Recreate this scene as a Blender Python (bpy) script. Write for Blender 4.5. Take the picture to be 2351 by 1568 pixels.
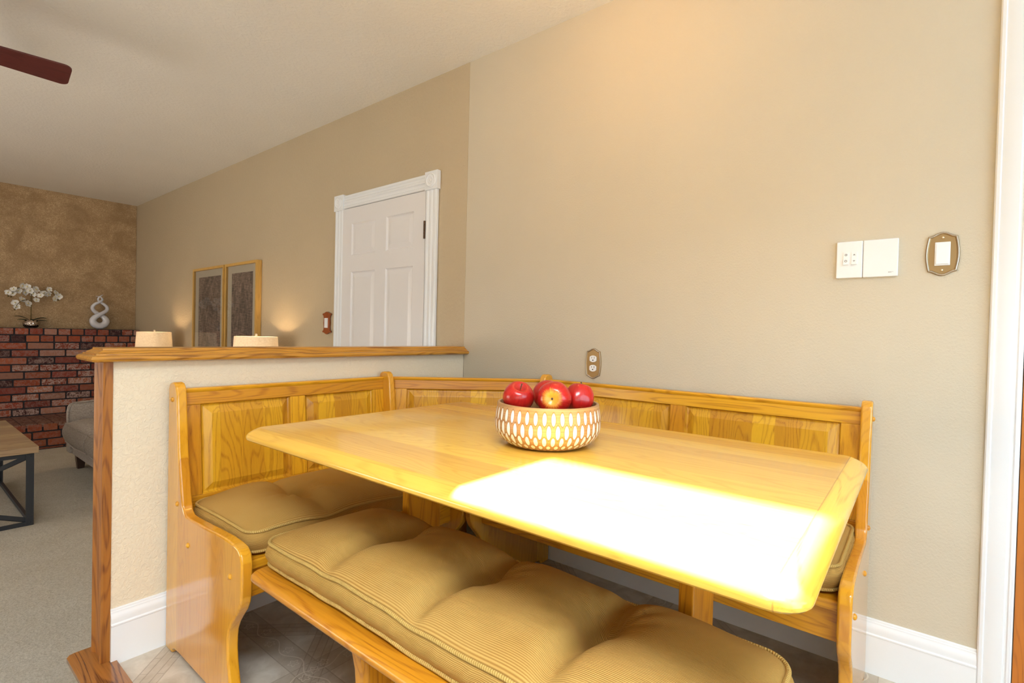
import bpy, bmesh, math, random
from mathutils import Vector, Matrix, Euler
random.seed(7)
PI = math.pi
for o in list(bpy.data.objects): bpy.data.objects.remove(o, do_unlink=True)
SC = bpy.context.scene
COL = SC.collection

# ------------------------------------------------------------------ camera
def basis(yaw, pitch, roll):
    f = Vector((math.sin(yaw)*math.cos(pitch), math.cos(yaw)*math.cos(pitch), -math.sin(pitch)))
    r = Vector((math.cos(yaw), -math.sin(yaw), 0)); u = r.cross(f)
    c, s = math.cos(roll), math.sin(roll)
    return c*r+s*u, -s*r+c*u, f
R_, U_, F_ = basis(0.8968, 0.0155, 0.0242)
cd = bpy.data.cameras.new('camera'); cam = bpy.data.objects.new('camera', cd); COL.objects.link(cam)
cd.sensor_width = 36; cd.lens = 36*1167.12/2351; cd.shift_y = 0.00087; cd.clip_start = .02
M = Matrix.Identity(4)
for i in range(3): M[i][0] = R_[i]; M[i][1] = U_[i]; M[i][2] = -F_[i]
M[0][3], M[1][3], M[2][3] = -1.96198, -1.89587, 1.035
cam.matrix_world = M
SC.camera = cam

# ------------------------------------------------------------------ light
SC.view_settings.view_transform = 'Standard'; SC.view_settings.look = 'None'
SC.view_settings.gamma = 1; SC.view_settings.use_curve_mapping = False
SC.view_settings.exposure = 0.08
w = bpy.data.worlds.new('world'); SC.world = w; w.use_nodes = True
w.node_tree.nodes['Background'].inputs[0].default_value = (.75, .86, 1, 1)
w.node_tree.nodes['Background'].inputs[1].default_value = 1.0

def light(name, kind, loc, direction=None, energy=10, color=(1, 1, 1), size=1, size_y=None, spread=None, angle=None, radius=None):
    l = bpy.data.lights.new(name, kind); l.energy = energy; l.color = color
    if kind == 'AREA':
        l.shape = 'RECTANGLE'; l.size = size; l.size_y = size_y or size
        if spread: l.spread = spread
    if angle is not None: l.angle = angle
    if radius is not None: l.shadow_soft_size = radius
    o = bpy.data.objects.new(name, l); COL.objects.link(o); o.location = loc
    if direction is not None: o.rotation_euler = Vector(direction).to_track_quat('-Z', 'Y').to_euler()
    return o
TAN_E = .404
SC.cycles.caustics_reflective = False; SC.cycles.caustics_refractive = False
light('sun', 'SUN', (-8, -1.6, 4), (1, 0, -TAN_E), 155, (1, .98, .96), angle=math.radians(.32))
light('kitchen_light', 'AREA', (-2.35, -2.25, 2.36), (.12, .14, -1), 66, (.88, .95, 1), 1.2, .55, spread=math.radians(125))
light('left_fill', 'AREA', (-4.5, -2.9, 1.2), (1, .0, .55), 16, (.84, .93, 1), 1.8, 1.15)  # added soft fill from the left, no window there
light('back_cool_fill', 'AREA', (-1.25, -4.0, 1.55), (.28, 1, .35), 44, (.56, .80, 1), 1.8, 1.5)  # added cool fill that whitens the right wall, back wall is closed
light('living_fill', 'AREA', (-4.5, 2.2, .9), (1, .0, .45), 86, (1, .91, .80), 2.4, 1.4)  # added fill tilted up to brighten the living room ceiling, no opening behind
light('back_left_fill', 'AREA', (-3.5, -4.1, 1.3), (-.05, 1, .1), 24, (.90, .96, 1), 1.6, 1.8)  # added fill for the carpet and half wall, no patio modelled

# ------------------------------------------------------------------ node helper
class NT:
    def __init__(s, name):
        s.m = bpy.data.materials.new(name); s.m.use_nodes = True
        s.t = s.m.node_tree; s.b = s.t.nodes['Principled BSDF']
    def n(s, typ, ins=None, **props):
        x = s.t.nodes.new(typ)
        for k, v in props.items(): setattr(x, k, v)
        for k, v in (ins or {}).items(): s.put(x.inputs[k], v)
        return x
    def put(s, sock, v):
        if isinstance(v, bpy.types.NodeSocket): s.t.links.new(v, sock)
        elif v is not None:
            if isinstance(v, tuple) and len(v) == 3 and sock.type == 'RGBA': v = v+(1,)
            sock.default_value = v
    def math(s, op, a, b=0, c=None, clamp=False):
        ins = {0: a, 1: b}
        if c is not None: ins[2] = c
        return s.n('ShaderNodeMath', ins, operation=op, use_clamp=clamp).outputs[0]
    def xyz(s, v):
        q = s.n('ShaderNodeSeparateXYZ', {0: v}).outputs; return q[0], q[1], q[2]
    def comb(s, x, y, z): return s.n('ShaderNodeCombineXYZ', {0: x, 1: y, 2: z}).outputs[0]
    def noise(s, v, scale, detail=3, rough=.5, dist=0, out=0):
        return s.n('ShaderNodeTexNoise', {'Vector': v, 'Scale': scale, 'Detail': detail, 'Roughness': rough, 'Distortion': dist}).outputs[out]
    def ramp(s, f, stops, interp='LINEAR'):
        x = s.n('ShaderNodeValToRGB', {0: f}); cr = x.color_ramp; cr.interpolation = interp
        while len(cr.elements) < len(stops): cr.elements.new(.5)
        for e, (p, c) in zip(cr.elements, stops):
            e.position = p
            if isinstance(c, (int, float)): c = (c, c, c)
            e.color = tuple(c)+(1,)
        return x.outputs[0]
    def mix(s, f, a, b, blend='MIX'):
        x = s.n('ShaderNodeMix', data_type='RGBA', blend_type=blend)
        s.put(x.inputs[0], f); s.put(x.inputs[6], a); s.put(x.inputs[7], b)
        return x.outputs[2]
    def mr(s, v, a, b, c=0, d=1):
        return s.n('ShaderNodeMapRange', {0: v, 1: a, 2: b, 3: c, 4: d}).outputs[0]
    def bump(s, h, strength=.3, dist=.002, normal=None):
        return s.n('ShaderNodeBump', {'Height': h, 'Strength': strength, 'Distance': dist, 'Normal': normal}).outputs[0]
    def set(s, **k):
        names = {'color': 'Base Color', 'rough': 'Roughness', 'spec': 'Specular IOR Level', 'coat': 'Coat Weight', 'coatr': 'Coat Roughness',
                 'metal': 'Metallic', 'normal': 'Normal', 'sheen': 'Sheen Weight', 'sub': 'Subsurface Weight', 'emit': 'Emission Color', 'es': 'Emission Strength', 'alpha': 'Alpha', 'trans': 'Transmission Weight'}
        for a, v in k.items(): s.put(s.b.inputs[names[a]], v)
        return s.m
    def obj(s): return s.n('ShaderNodeTexCoord').outputs['Object']
    def uv(s): return s.n('ShaderNodeTexCoord').outputs['UV']
    def rnd(s): return s.n('ShaderNodeObjectInfo').outputs['Random']

def plain(name, color, rough=.5, **k):
    s = NT(name); return s.set(color=color, rough=rough, **k)

def oak_nodes(s, g, a, b, strip, light_c, dark_c, seed=0., contrast=1.):
    """g along the grain, a across, b depth; returns colour and height"""
    if strip:
        q = s.math('DIVIDE', s.math('ADD', a, seed*.37+5.013), strip)
        idn = s.math('FLOOR', q)
        wn = s.n('ShaderNodeTexWhiteNoise', {'W': s.math('ADD', idn, seed)}, noise_dimensions='1D')
        r = wn.outputs['Value']; fr = s.math('FRACT', q)
        edge = s.math('MINIMUM', fr, s.math('SUBTRACT', 1, fr))
        joint = s.mr(edge, 0, .012, 1, 0)
    else:
        r = s.rnd(); joint = None
    off = s.math('MULTIPLY', r, 37.)
    gv = s.math('ADD', g, off)
    v1 = s.comb(s.math('MULTIPLY', gv, 1.3), s.math('MULTIPLY', a, 10.), s.math('MULTIPLY', b, 10.))
    n1 = s.noise(v1, 1.1, 2, .35, .1)
    bands = s.math('SINE', s.math('ADD', s.math('MULTIPLY', n1, 105.), s.math('MULTIPLY', a, 150.)))
    bands = s.mr(bands, .1, 1., 0, 1)
    bands = s.math('POWER', bands, 1.6)
    v2 = s.comb(s.math('MULTIPLY', gv, 9.), s.math('MULTIPLY', a, 420.), s.math('MULTIPLY', b, 420.))
    pores = s.mr(s.noise(v2, 1., 2, .6), .50, .72, 0, 1)
    v3 = s.comb(s.math('MULTIPLY', gv, 2.5), s.math('MULTIPLY', a, 60.), s.math('MULTIPLY', b, 60.))
    mid = s.mr(s.noise(v3, 1., 3, .6), .3, .7, 0, 1)
    f = s.math('ADD', s.math('MULTIPLY', bands, .38*contrast), s.math('MULTIPLY', s.math('MULTIPLY', pores, s.math('ADD', bands, .35)), .45*contrast))
    f = s.math('ADD', f, s.math('MULTIPLY', mid, .22*contrast), clamp=True)
    col = s.mix(f, light_c, dark_c)
    hs = s.n('ShaderNodeHueSaturation', {'Hue': s.mr(r, 0, 1, .492, .508), 'Saturation': 1., 'Value': s.mr(r, 0, 1, .84, 1.12), 'Fac': 1., 'Color': col}).outputs[0]
    if joint is not None: hs = s.mix(s.math('MULTIPLY', joint, .25), hs, dark_c)
    return hs, f

def oak(name, grain, across, strip=None, light_c=(.72, .335, .016), dark_c=(.38, .125, .005), rough=.30, coat=.15, seed=0., contrast=1.):
    s = NT(name); x = dict(zip('XYZ', s.xyz(s.obj())))
    other = [k for k in 'XYZ' if k not in (grain, across)][0]
    col, f = oak_nodes(s, x[grain], x[across], x[other], strip, light_c, dark_c, seed, contrast)
    return s.set(color=col, rough=rough, coat=coat, coatr=.12, normal=s.bump(f, .12, .0006))

# ------------------------------------------------------------------ mesh helpers
def finish(bm, angle=35, smooth=True):
    bmesh.ops.recalc_face_normals(bm, faces=bm.faces)
    if smooth:
        for f in bm.faces: f.smooth = True
        for e in bm.edges:
            if len(e.link_faces) == 2 and e.calc_face_angle(0) > math.radians(angle): e.smooth = False

def obj(name, bm, mat, parent=None, bevel=0, segs=3, smooth=True, angle=35, loc=None, recalc=True):
    if bevel: 
        bmesh.ops.recalc_face_normals(bm, faces=bm.faces)
        for f in bm.faces: f.smooth = True
    else:
        if recalc: finish(bm, angle, smooth)
        else:
            for f in bm.faces: f.smooth = True
    me = bpy.data.meshes.new(name); bm.to_mesh(me); bm.free()
    o = bpy.data.objects.new(name, me); COL.objects.link(o)
    if isinstance(mat, (list, tuple)):
        for m in mat: me.materials.append(m)
    elif mat: me.materials.append(mat)
    if parent: o.parent = parent
    if loc: o.location = loc
    if bevel:
        md = o.modifiers.new('bevel', 'BEVEL'); md.width = bevel; md.segments = segs; md.limit_method = 'ANGLE'
        md.angle_limit = math.radians(30); md.harden_normals = True; md.use_clamp_overlap = True
    return o

def thing(name, label, cat, loc=(0, 0, 0), rotz=0, group=None):
    o = bpy.data.objects.new(name, None); COL.objects.link(o); o.empty_display_size = .05
    o.location = loc; o.rotation_euler = (0, 0, rotz)
    return tag(o, label, cat, group)
def tag(o, label, cat, group=None, kind=None):
    o['label'] = label; o['category'] = cat
    if group: o['group'] = group
    if kind: o['kind'] = kind
    return o
def struct(o): o['kind'] = 'structure'; return o

def BM(): return bmesh.new()
def box(bm, x0, x1, y0, y1, z0, z1, mat=0, M=None):
    v = [bm.verts.new((M @ Vector(p)) if M else p) for p in [(x0,y0,z0),(x1,y0,z0),(x1,y1,z0),(x0,y1,z0),(x0,y0,z1),(x1,y0,z1),(x1,y1,z1),(x0,y1,z1)]]
    for q in [(0,3,2,1),(4,5,6,7),(0,1,5,4),(1,2,6,5),(2,3,7,6),(3,0,4,7)]:
        f = bm.faces.new([v[i] for i in q]); f.material_index = mat
    return bm
def bx(*a, **k): return box(BM(), *a, **k)
def prism(bm, pts, axis, a, b, M=None):
    """pts 2D outline; axis = extrusion axis. X: pts=(y,z); Y: pts=(x,z); Z: pts=(x,y)"""
    def P(p, t):
        q = {'X': (t, p[0], p[1]), 'Y': (p[0], t, p[1]), 'Z': (p[0], p[1], t)}[axis]
        return (M @ Vector(q)) if M else q
    A = [bm.verts.new(P(p, a)) for p in pts]; B = [bm.verts.new(P(p, b)) for p in pts]
    bm.faces.new(A); bm.faces.new(B[::-1]); n = len(pts)
    for i in range(n): bm.faces.new((A[i], A[(i+1) % n], B[(i+1) % n], B[i]))
    return bm
def loft(bm, loops, cap=True, closed=True, cap0=True):
    L = [[bm.verts.new(p) for p in lp] for lp in loops]
    n = len(L[0])
    for a, b in zip(L, L[1:]):
        for i in range(n if closed else n-1):
            bm.faces.new((a[i], a[(i+1) % n], b[(i+1) % n], b[i]))
    if cap:
        if cap0: bm.faces.new(L[0][::-1])
        bm.faces.new(L[-1])
    return L
def lathe(bm, prof, seg=48, c=(0, 0, 0), cap=False):
    loops = [[(c[0]+r*math.cos(2*PI*i/seg), c[1]+r*math.sin(2*PI*i/seg), c[2]+z) for i in range(seg)] for r, z in prof]
    loft(bm, loops, cap=cap); return bm
def rrect(x0, x1, y0, y1, r, z, n=5):
    pts = []
    for cx, cy, a0 in ((x1-r, y1-r, 0), (x0+r, y1-r, 90), (x0+r, y0+r, 180), (x1-r, y0+r, 270)):
        for k in range(n+1):
            a = math.radians(a0+90*k/n); pts.append((cx+r*math.cos(a), cy+r*math.sin(a), z))
    return pts
def tube(bm, path, rad, seg=10, cap=True, closed=False):
    path = [Vector(p) for p in path]; n = len(path)
    if not hasattr(rad, '__len__'): rad = [rad]*n
    loops = []; up = None
    for i, p in enumerate(path):
        if closed: t = path[(i+1) % n]-path[i-1]
        else: t = path[min(i+1, n-1)]-path[max(i-1, 0)]
        t = t.normalized() if t.length > 1e-9 else Vector((0, 0, 1))
        if up is None: up = Vector((0, 0, 1)) if abs(t.z) < .9 else Vector((1, 0, 0))
        s = t.cross(up).normalized(); up = s.cross(t).normalized()
        loops.append([p+rad[i]*(math.cos(2*PI*k/seg)*s+math.sin(2*PI*k/seg)*up) for k in range(seg)])
    if closed: loops.append(loops[0])
    if closed:
        L = [[bm.verts.new(q) for q in lp] for lp in loops[:-1]]; L.append(L[0])
        for a, b in zip(L, L[1:]):
            for i in range(seg): bm.faces.new((a[i], a[(i+1) % seg], b[(i+1) % seg], b[i]))
    else: loft(bm, loops, cap=cap)
    return bm
def sweep(bm, prof, p0, p1, nrm):
    """prof (d,z): d measured along nrm from the line p0-p1"""
    p0, p1, nrm = Vector(p0), Vector(p1), Vector(nrm)
    loft(bm, [[p+nrm*d+Vector((0, 0, z)) for d, z in prof] for p in (p0, p1)])
    return bm
def sphere(bm, c, r, sx=1, sy=1, sz=1, u=16, v=10, M=None):
    mm = Matrix.Translation(c) @ (M or Matrix.Identity(4)) @ Matrix.Diagonal((r*sx, r*sy, r*sz, 1))
    bmesh.ops.create_uvsphere(bm, u_segments=u, v_segments=v, radius=1, matrix=mm); return bm

# ------------------------------------------------------------------ materials
def wall_mat(name, color, kind='peel', strength=.25):
    s = NT(name); o = s.obj()
    if kind == 'peel':
        h = s.math('ADD', s.noise(o, 140, 2, .5), s.math('MULTIPLY', s.noise(o, 320, 2, .5), .5)); dist = .003
    elif kind == 'knock':
        n = s.noise(o, 75, 4, .6, .9); h = s.math('ADD', s.mr(n, .42, .56, 0, 1), s.math('MULTIPLY', s.noise(o, 160, 2), .25)); dist = .003
    else:
        n = s.noise(o, 55, 3, .5, .3); h = s.math('ADD', s.mr(n, .40, .62, 0, 1), s.math('MULTIPLY', s.noise(o, 200, 2), .3)); dist = .0025
    c = s.mix(s.mr(s.noise(o, 2.2, 2), .3, .7), tuple(x*.97 for x in color), color)
    return s.set(color=c, rough=.55, spec=.25, normal=s.bump(h, strength, dist))
BEIGE = (.62, .56, .44)
M_wall_k = wall_mat('wall_paint_nook_lit', BEIGE, 'peel', .35)  # shared tan paint, made paler and cooler to carry the nook's light
M_wall_l = wall_mat('wall_paint_living_dim', (.55, .455, .31), 'light', .35)  # same paint as the nook, dimmer warm light put into its colour
M_wall_h = wall_mat('wall_paint_half_wall', (.82, .72, .55), 'knock', .4)
M_ceil = wall_mat('ceiling_paint', (.87, .85, .81), 'light', .3)
M_room = wall_mat('wall_paint_room', (.66, .55, .40), 'light', .2)
M_white = plain('white_gloss_trim', (.84, .87, .90), .22, spec=.5)
M_door = plain('white_door_paint', (.80, .79, .80), .35)
M_oakX = oak('oak_grain_x', 'X', 'Z')
M_oakXy = oak('oak_seat_grain_x', 'X', 'Y', .09, seed=3.)
M_oakZ = oak('oak_grain_z', 'Z', 'X')
M_oakZy = oak('oak_side_grain_z', 'Z', 'Y', .11, light_c=(.72, .325, .022), dark_c=(.45, .155, .008), rough=.13, coat=.8, seed=1., contrast=.55)
M_oakP = oak('oak_panel_strips', 'Z', 'X', .072, light_c=(.70, .36, .018), dark_c=(.36, .125, .005), seed=2.3, contrast=.85)
M_oakY = oak('oak_grain_y', 'Y', 'X')
M_capX = oak('oak_cap_x', 'X', 'Z', light_c=(.55, .24, .035), dark_c=(.20, .06, .008), rough=.3, contrast=1.2)
M_postZ = oak('oak_post_z', 'Z', 'Y', light_c=(.42, .16, .022), dark_c=(.17, .05, .008), rough=.45, coat=0., contrast=1.2)
M_step = oak('oak_nosing_y', 'Y', 'X', light_c=(.42, .17, .03), dark_c=(.13, .04, .008), rough=.25, coat=.5, contrast=1.5)
def mat_tabletop():
    s = NT('oak_tabletop'); x, y, z = s.xyz(s.obj())
    end = s.math('GREATER_THAN', s.math('ABSOLUTE', y), .6415)
    inv = s.math('SUBTRACT', 1, end)
    g = s.math('ADD', s.math('MULTIPLY', y, inv), s.math('MULTIPLY', x, end))
    a = s.math('ADD', s.math('MULTIPLY', x, inv), s.math('MULTIPLY', s.math('ADD', y, 3.), end))
    cA, fA = oak_nodes(s, y, x, z, .078, (.80, .46, .070), (.54, .25, .025), 4., .5)
    cB, fB = oak_nodes(s, x, y, z, None, (.79, .45, .06), (.50, .22, .02), 6., .7)
    c = s.mix(end, cA, cB); f = s.mr(end, 0, 1, 0, 1)
    jd = s.math('ABSOLUTE', s.math('SUBTRACT', s.math('ABSOLUTE', y), .6415))
    line = s.mr(jd, .0004, .0014, .5, 0)
    c = s.mix(line, c, (.25, .10, .02))
    return s.set(color=c, rough=.20, coat=.25, coatr=.06, spec=.5, normal=s.bump(fA, .06, .0005))
M_top = mat_tabletop()

def mat_cord(name, base, dark, pitch=.0031):
    s = NT(name); u, v, _ = s.xyz(s.uv())
    rib = s.math('SINE', s.math('MULTIPLY', v, 2*PI/pitch))
    rib01 = s.mr(rib, -1, 1, 0, 1)
    fuzz = s.noise(s.obj(), 700, 2)
    wear = s.mr(s.noise(s.obj(), 9, 3), .3, .7)
    c = s.mix(s.math('POWER', rib01, .7), dark, base)
    c = s.mix(s.math('MULTIPLY', wear, .18), c, (.54, .38, .13))
    h = s.math('ADD', rib01, s.math('MULTIPLY', fuzz, .35))
    return s.set(color=c, rough=.85, spec=.15, normal=s.bump(h, .7, .0012))
M_cord = mat_cord('tan_corduroy', (.54, .335, .095), (.32, .16, .032))
def mat_pipe():
    s = NT('corduroy_piping'); u, v, _ = s.xyz(s.uv())
    r = s.mr(s.math('SINE', s.math('ADD', s.math('MULTIPLY', u, 2*PI/.0046), s.math('MULTIPLY', v, 2*PI))), -1, 1)
    return s.set(color=s.mix(r, (.40, .25, .06), (.57, .39, .13)), rough=.85, spec=.15, normal=s.bump(r, .7, .001))
M_pipe = mat_pipe()

def mat_carpet():
    s = NT('beige_carpet'); o = s.obj()
    n = s.noise(o, 150, 4, .8); m = s.noise(o, 3.5, 3, .6, .6); k = s.noise(o, 60, 2)
    c = s.mix(s.mr(n, .3, .7), (.50, .46, .38), (.90, .86, .77))
    c = s.mix(s.mr(m, .35, .65, 0, .30), c, (.52, .46, .36))
    return s.set(color=c, rough=.95, spec=.05, normal=s.bump(s.math('ADD', n, k), 1, .01))
M_carpet = mat_carpet()

def mat_vinyl():
    s = NT('embossed_vinyl_tile'); x, y, z = s.xyz(s.obj())
    base = s.mix(s.mr(s.noise(s.obj(), 14, 5, .6, .6), .3, .7), (.48, .42, .33), (.68, .63, .54))
    P = .46
    def line(t, w, p, off=0):
        q = s.math('ABSOLUTE', s.math('SUBTRACT', s.math('FRACT', s.math('ADD', s.math('DIVIDE', t, p), off+.5+40)), .5))
        return s.math('LESS_THAN', s.math('MULTIPLY', q, p), w), s.math('MULTIPLY', q, p)
    u = s.math('MULTIPLY', s.math('ADD', x, y), .70711); v = s.math('MULTIPLY', s.math('SUBTRACT', x, y), .70711)
    h = None; dark = None
    # bands of small bricks along both diagonals
    lines = None
    for t, other in ((u, v), (v, u)):
        inb, q = line(t, .035, P)
        for c0 in (.035, .013):
            l = s.mr(s.math('ABSOLUTE', s.math('SUBTRACT', q, c0)), .0008, .0022, 1, 0)
            lines = l if lines is None else s.math('MAXIMUM', lines, l)
        cr, q2 = line(other, .0012, .075)
        cc = s.math('MULTIPLY', cr, s.math('MULTIPLY', inb, s.math('GREATER_THAN', q, .013)))
        lines = s.math('MAXIMUM', lines, cc)
        if dark is None: dark = inb
        else: dark = s.math('MAXIMUM', dark, inb)
    # strips with vines running with the room axes, through the middle of every diamond
    vines = None; strips = None
    PX = P/ .70711/2
    for t, l in ((x, y), (y, x)):
        q = s.math('SUBTRACT', s.math('FRACT', s.math('ADD', s.math('DIVIDE', t, PX*2), 40.25)), .5)
        t0 = s.math('MULTIPLY', q, PX*2)
        ins = s.math('LESS_THAN', s.math('ABSOLUTE', t0), .040)
        wv = s.math('MULTIPLY', s.math('SINE', s.math('MULTIPLY', l, 2*PI/.15)), .014)
        vl = s.mr(s.math('ABSOLUTE', s.math('SUBTRACT', t0, wv)), .0012, .0030, 1, 0)
        ph = s.math('SUBTRACT', s.math('FRACT', s.math('ADD', s.math('DIVIDE', l, .075), 40.)), .5)
        sg = s.math('SIGN', s.math('SINE', s.math('MULTIPLY', l, 2*PI/.15)))
        dl = s.math('MULTIPLY', ph, .075)
        dt = s.math('ADD', t0, s.math('MULTIPLY', sg, .012))
        ang = s.math('ARCTAN2', dt, dl); rr = s.math('SQRT', s.math('ADD', s.math('MULTIPLY', dl, dl), s.math('MULTIPLY', dt, dt)))
        rad = s.math('ADD', .0125, s.math('MULTIPLY', s.math('COSINE', s.math('MULTIPLY', ang, 5.)), .0035))
        fl = s.mr(s.math('ABSOLUTE', s.math('SUBTRACT', rr, rad)), .0010, .0026, 1, 0)
        both = s.math('MULTIPLY', s.math('MAXIMUM', vl, fl), ins)
        e = s.mr(s.math('ABSOLUTE', s.math('SUBTRACT', s.math('ABSOLUTE', t0), .040)), .0008, .0022, 1, 0)
        lines = s.math('MAXIMUM', lines, e)
        vines = both if vines is None else s.math('MAXIMUM', vines, both)
        strips = ins if strips is None else s.math('MAXIMUM', strips, ins)
    c = s.mix(s.math('MULTIPLY', dark, .22), base, (.34, .27, .19))
    c = s.mix(s.math('MULTIPLY', strips, .35), c, (.33, .27, .19))
    c = s.mix(s.math('MULTIPLY', lines, .45), c, (.24, .18, .12))
    c = s.mix(s.math('MULTIPLY', vines, .65), c, (.72, .66, .56))
    hh = s.math('SUBTRACT', s.math('MULTIPLY', vines, .8), lines)
    return s.set(color=c, rough=.42, spec=.4, normal=s.bump(hh, .4, .001))
M_vinyl = mat_vinyl()

def mat_faux():
    s = NT('faux_finish_wall'); o = s.obj()
    a = s.noise(o, 110, 2, .7, 2.0); b = s.noise(o, 4.5, 4, .6, .5)
    fl = s.math('MULTIPLY', s.mr(a, .50, .60, 0, 1), s.mr(b, .36, .66, .25, 1))
    c = s.mix(s.mr(b, .3, .7), (.30, .185, .085), (.40, .26, .13))
    c = s.mix(fl, c, (.72, .54, .32))
    return s.set(color=c, rough=.45, spec=.4, normal=s.bump(a, .4, .003))
M_faux = mat_faux()

def mat_brick():
    s = NT('used_red_brick'); o = s.obj()
    at = s.n('ShaderNodeAttribute', attribute_name='brick'); col = at.outputs['Color']; wf = at.outputs['Alpha']
    n = s.noise(o, 26, 5, .72, .5); k = s.noise(o, 95, 3, .7)
    c = s.mix(s.mr(k, .3, .75, 0, .55), col, (.05, .015, .012))
    wm = s.math('MULTIPLY', s.mr(s.math('ADD', s.math('MULTIPLY', n, .6), s.math('MULTIPLY', k, .4)), .44, .55, 0, 1), wf, clamp=True)
    c = s.mix(wm, c, s.mix(s.mr(k, .3, .7), (.34, .20, .17), (.56, .42, .38)))
    return s.set(color=c, rough=.75, spec=.3, normal=s.bump(s.math('ADD', n, k), .6, .006))
M_brick = mat_brick()
M_mortar = plain('dark_mortar', (.022, .021, .028), .8)
def mat_linen(name, c0, c1, sc=900):
    s = NT(name); x, y, z = s.xyz(s.obj())
    a = s.noise(s.comb(s.math('MULTIPLY', x, 60), s.math('MULTIPLY', y, 60), s.math('MULTIPLY', z, sc)), 1, 2)
    b = s.noise(s.comb(s.math('MULTIPLY', x, sc), s.math('MULTIPLY', y, sc), s.math('MULTIPLY', z, 60)), 1, 2)
    f = s.mr(s.math('ADD', a, b), .7, 1.3)
    return s, s.mix(f, c0, c1), f
s_, c_, f_ = mat_linen('grey_linen', (.26, .225, .20), (.50, .45, .41), 300); M_sofa = s_.set(color=c_, rough=.9, spec=.1, normal=s_.bump(f_, .5, .002))
s_, c_, f_ = mat_linen('lamp_linen', (.74, .64, .50), (.92, .84, .70), 300)
tr = s_.n('ShaderNodeBsdfTranslucent', {'Color': (.9, .75, .55)}); s_.set(color=c_, rough=.9, spec=.1, normal=s_.bump(f_, .3, .001))
mxs = s_.n('ShaderNodeMixShader', {0: .12, 1: s_.b.outputs[0], 2: tr.outputs[0]})
s_.t.links.new(mxs.outputs[0], s_.t.nodes['Material Output'].inputs[0]); M_shade = s_.m

# ------------------------------------------------------------------ room shell
ZC = 2.4716; YF = 5.503; FL = -.19      # ceiling, fireplace wall, sunken carpet level
XL, YB = -4.6, -4.2                      # left and back walls of the room
XS = -1.50                               # edge of the raised nook floor
struct(obj('floor', bx(XS, .0, -4.2, .11, -.10, 0), M_vinyl, smooth=False))
struct(obj('floor_carpet', bx(XL, .0, YB, YF, FL-.05, FL), M_carpet, smooth=False))
struct(obj('ceiling', bx(XL, .0, YB, YF, ZC, ZC+.1), M_ceil, smooth=False))
struct(obj('wall_right', bx(0, .12, YB, 0.0, -.2, ZC+.1), M_wall_k, smooth=False))
struct(obj('wall_right_living', bx(-.0015, .12, 0.0, YF+.1, -.24, ZC+.1), M_wall_l, smooth=False))
struct(obj('wall_fireplace', bx(XL-.1, -.004, YF, YF+.1, -.24, ZC+.1), M_faux, smooth=False))
# unseen left wall; opening and shade added, shaped to cut the table's sun patch
WZ1 = .765+(-1.045-XL+.10)*TAN_E; WZ0 = .765+(-1.374-XL+.05)*TAN_E
bm = BM(); T = .10; WY0 = -1.797; WY1 = -1.272
box(bm, XL-T, XL, YB, WY0, -.24, ZC+.1); box(bm, XL-T, XL, WY1, YF, -.24, ZC+.1)
box(bm, XL-T, XL, WY0, WY1, WZ1, ZC+.1); box(bm, XL-T, XL, WY0, WY1, -.24, .85)
struct(obj('wall_left', bm, M_room, smooth=False))
struct(obj('wall_back', bx(XL-.1, .12, YB-.1, YB, -.24, ZC+.1), M_room, smooth=False))
wn = struct(obj('sun_slot_shade', bx(XL-.06, XL-.04, WY0, WY1, .85, WZ0), plain('white_slot_shade', (.9, .9, .88), .8)))  # added sheet that blocks the sun below the slot
bm = BM()
for a in ((XL-.03, XL+.02, WY0-.08, WY0-.003, .79, WZ1+.06), (XL-.03, XL+.02, WY1+.005, WY1+.08, .79, WZ1+.06), (XL-.03, XL+.02, WY0, WY1, WZ1+.004, WZ1+.06), (XL-.03, XL+.04, WY0-.08, WY1+.08, .79, .85)): box(bm, *a)
obj('sun_slot_frame', bm, M_white, wn)

# half wall with oak cap and end trim
XH = -1.515
struct(obj('wall_half', bx(XH, -.0, 0, .105, FL, .926), M_wall_h, smooth=False))
bm = BM()
capprof = [(-.004, .924), (.026, .924), (.033, .927), (.036, .933), (.034, .940), (.028, .9435), (.022, .9445), (.022, .948), (.016, .949), (.013, .953), (.006, .957), (.002, .959), (.002, .963), (0, .9645)]
loops = []
for d, z in capprof: loops.append([(XH-.024-d, -.004-d, z), (0, -.004-d, z), (0, .109+d, z), (XH-.024-d, .109+d, z)])
loft(bm, loops)
o = struct(obj('trim_1', bm, M_capX, angle=25)); o['label'] = 'moulded oak cap along the top of the half wall'
# fluted end trim board of the half wall
bm = BM()
pf = [(.0, 0), (.0, .018), (.004, .023), (.012, .024), (.018, .021), (.024, .017), (.040, .015), (.052, .014), (.068, .015), (.084, .017), (.090, .021), (.096, .024), (.104, .023), (.109, .018), (.109, 0)]
prism(bm, [(XH-d, y-.004) for y, d in pf], 'Z', FL, .924)
struct(obj('trim_2', bm, M_postZ, angle=25))
# nosing board of the step and riser
bm = BM()
np_ = [(0, 0), (0, .013), (-.075, .013), (-.086, .011), (-.092, .004), (-.092, -.008), (-.086, -.016), (-.075, -.018), (-.07, -.018), (-.07, 0)]
sweep(bm, [(-d, z) for d, z in np_], (XS, .125, 0), (XS, YB, 0), (-1, 0, 0))
struct(obj('trim_3', bm, M_step))
struct(obj('trim_4', bx(XS-.066, XS, YB, .11, FL, -.001), M_postZ))

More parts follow.
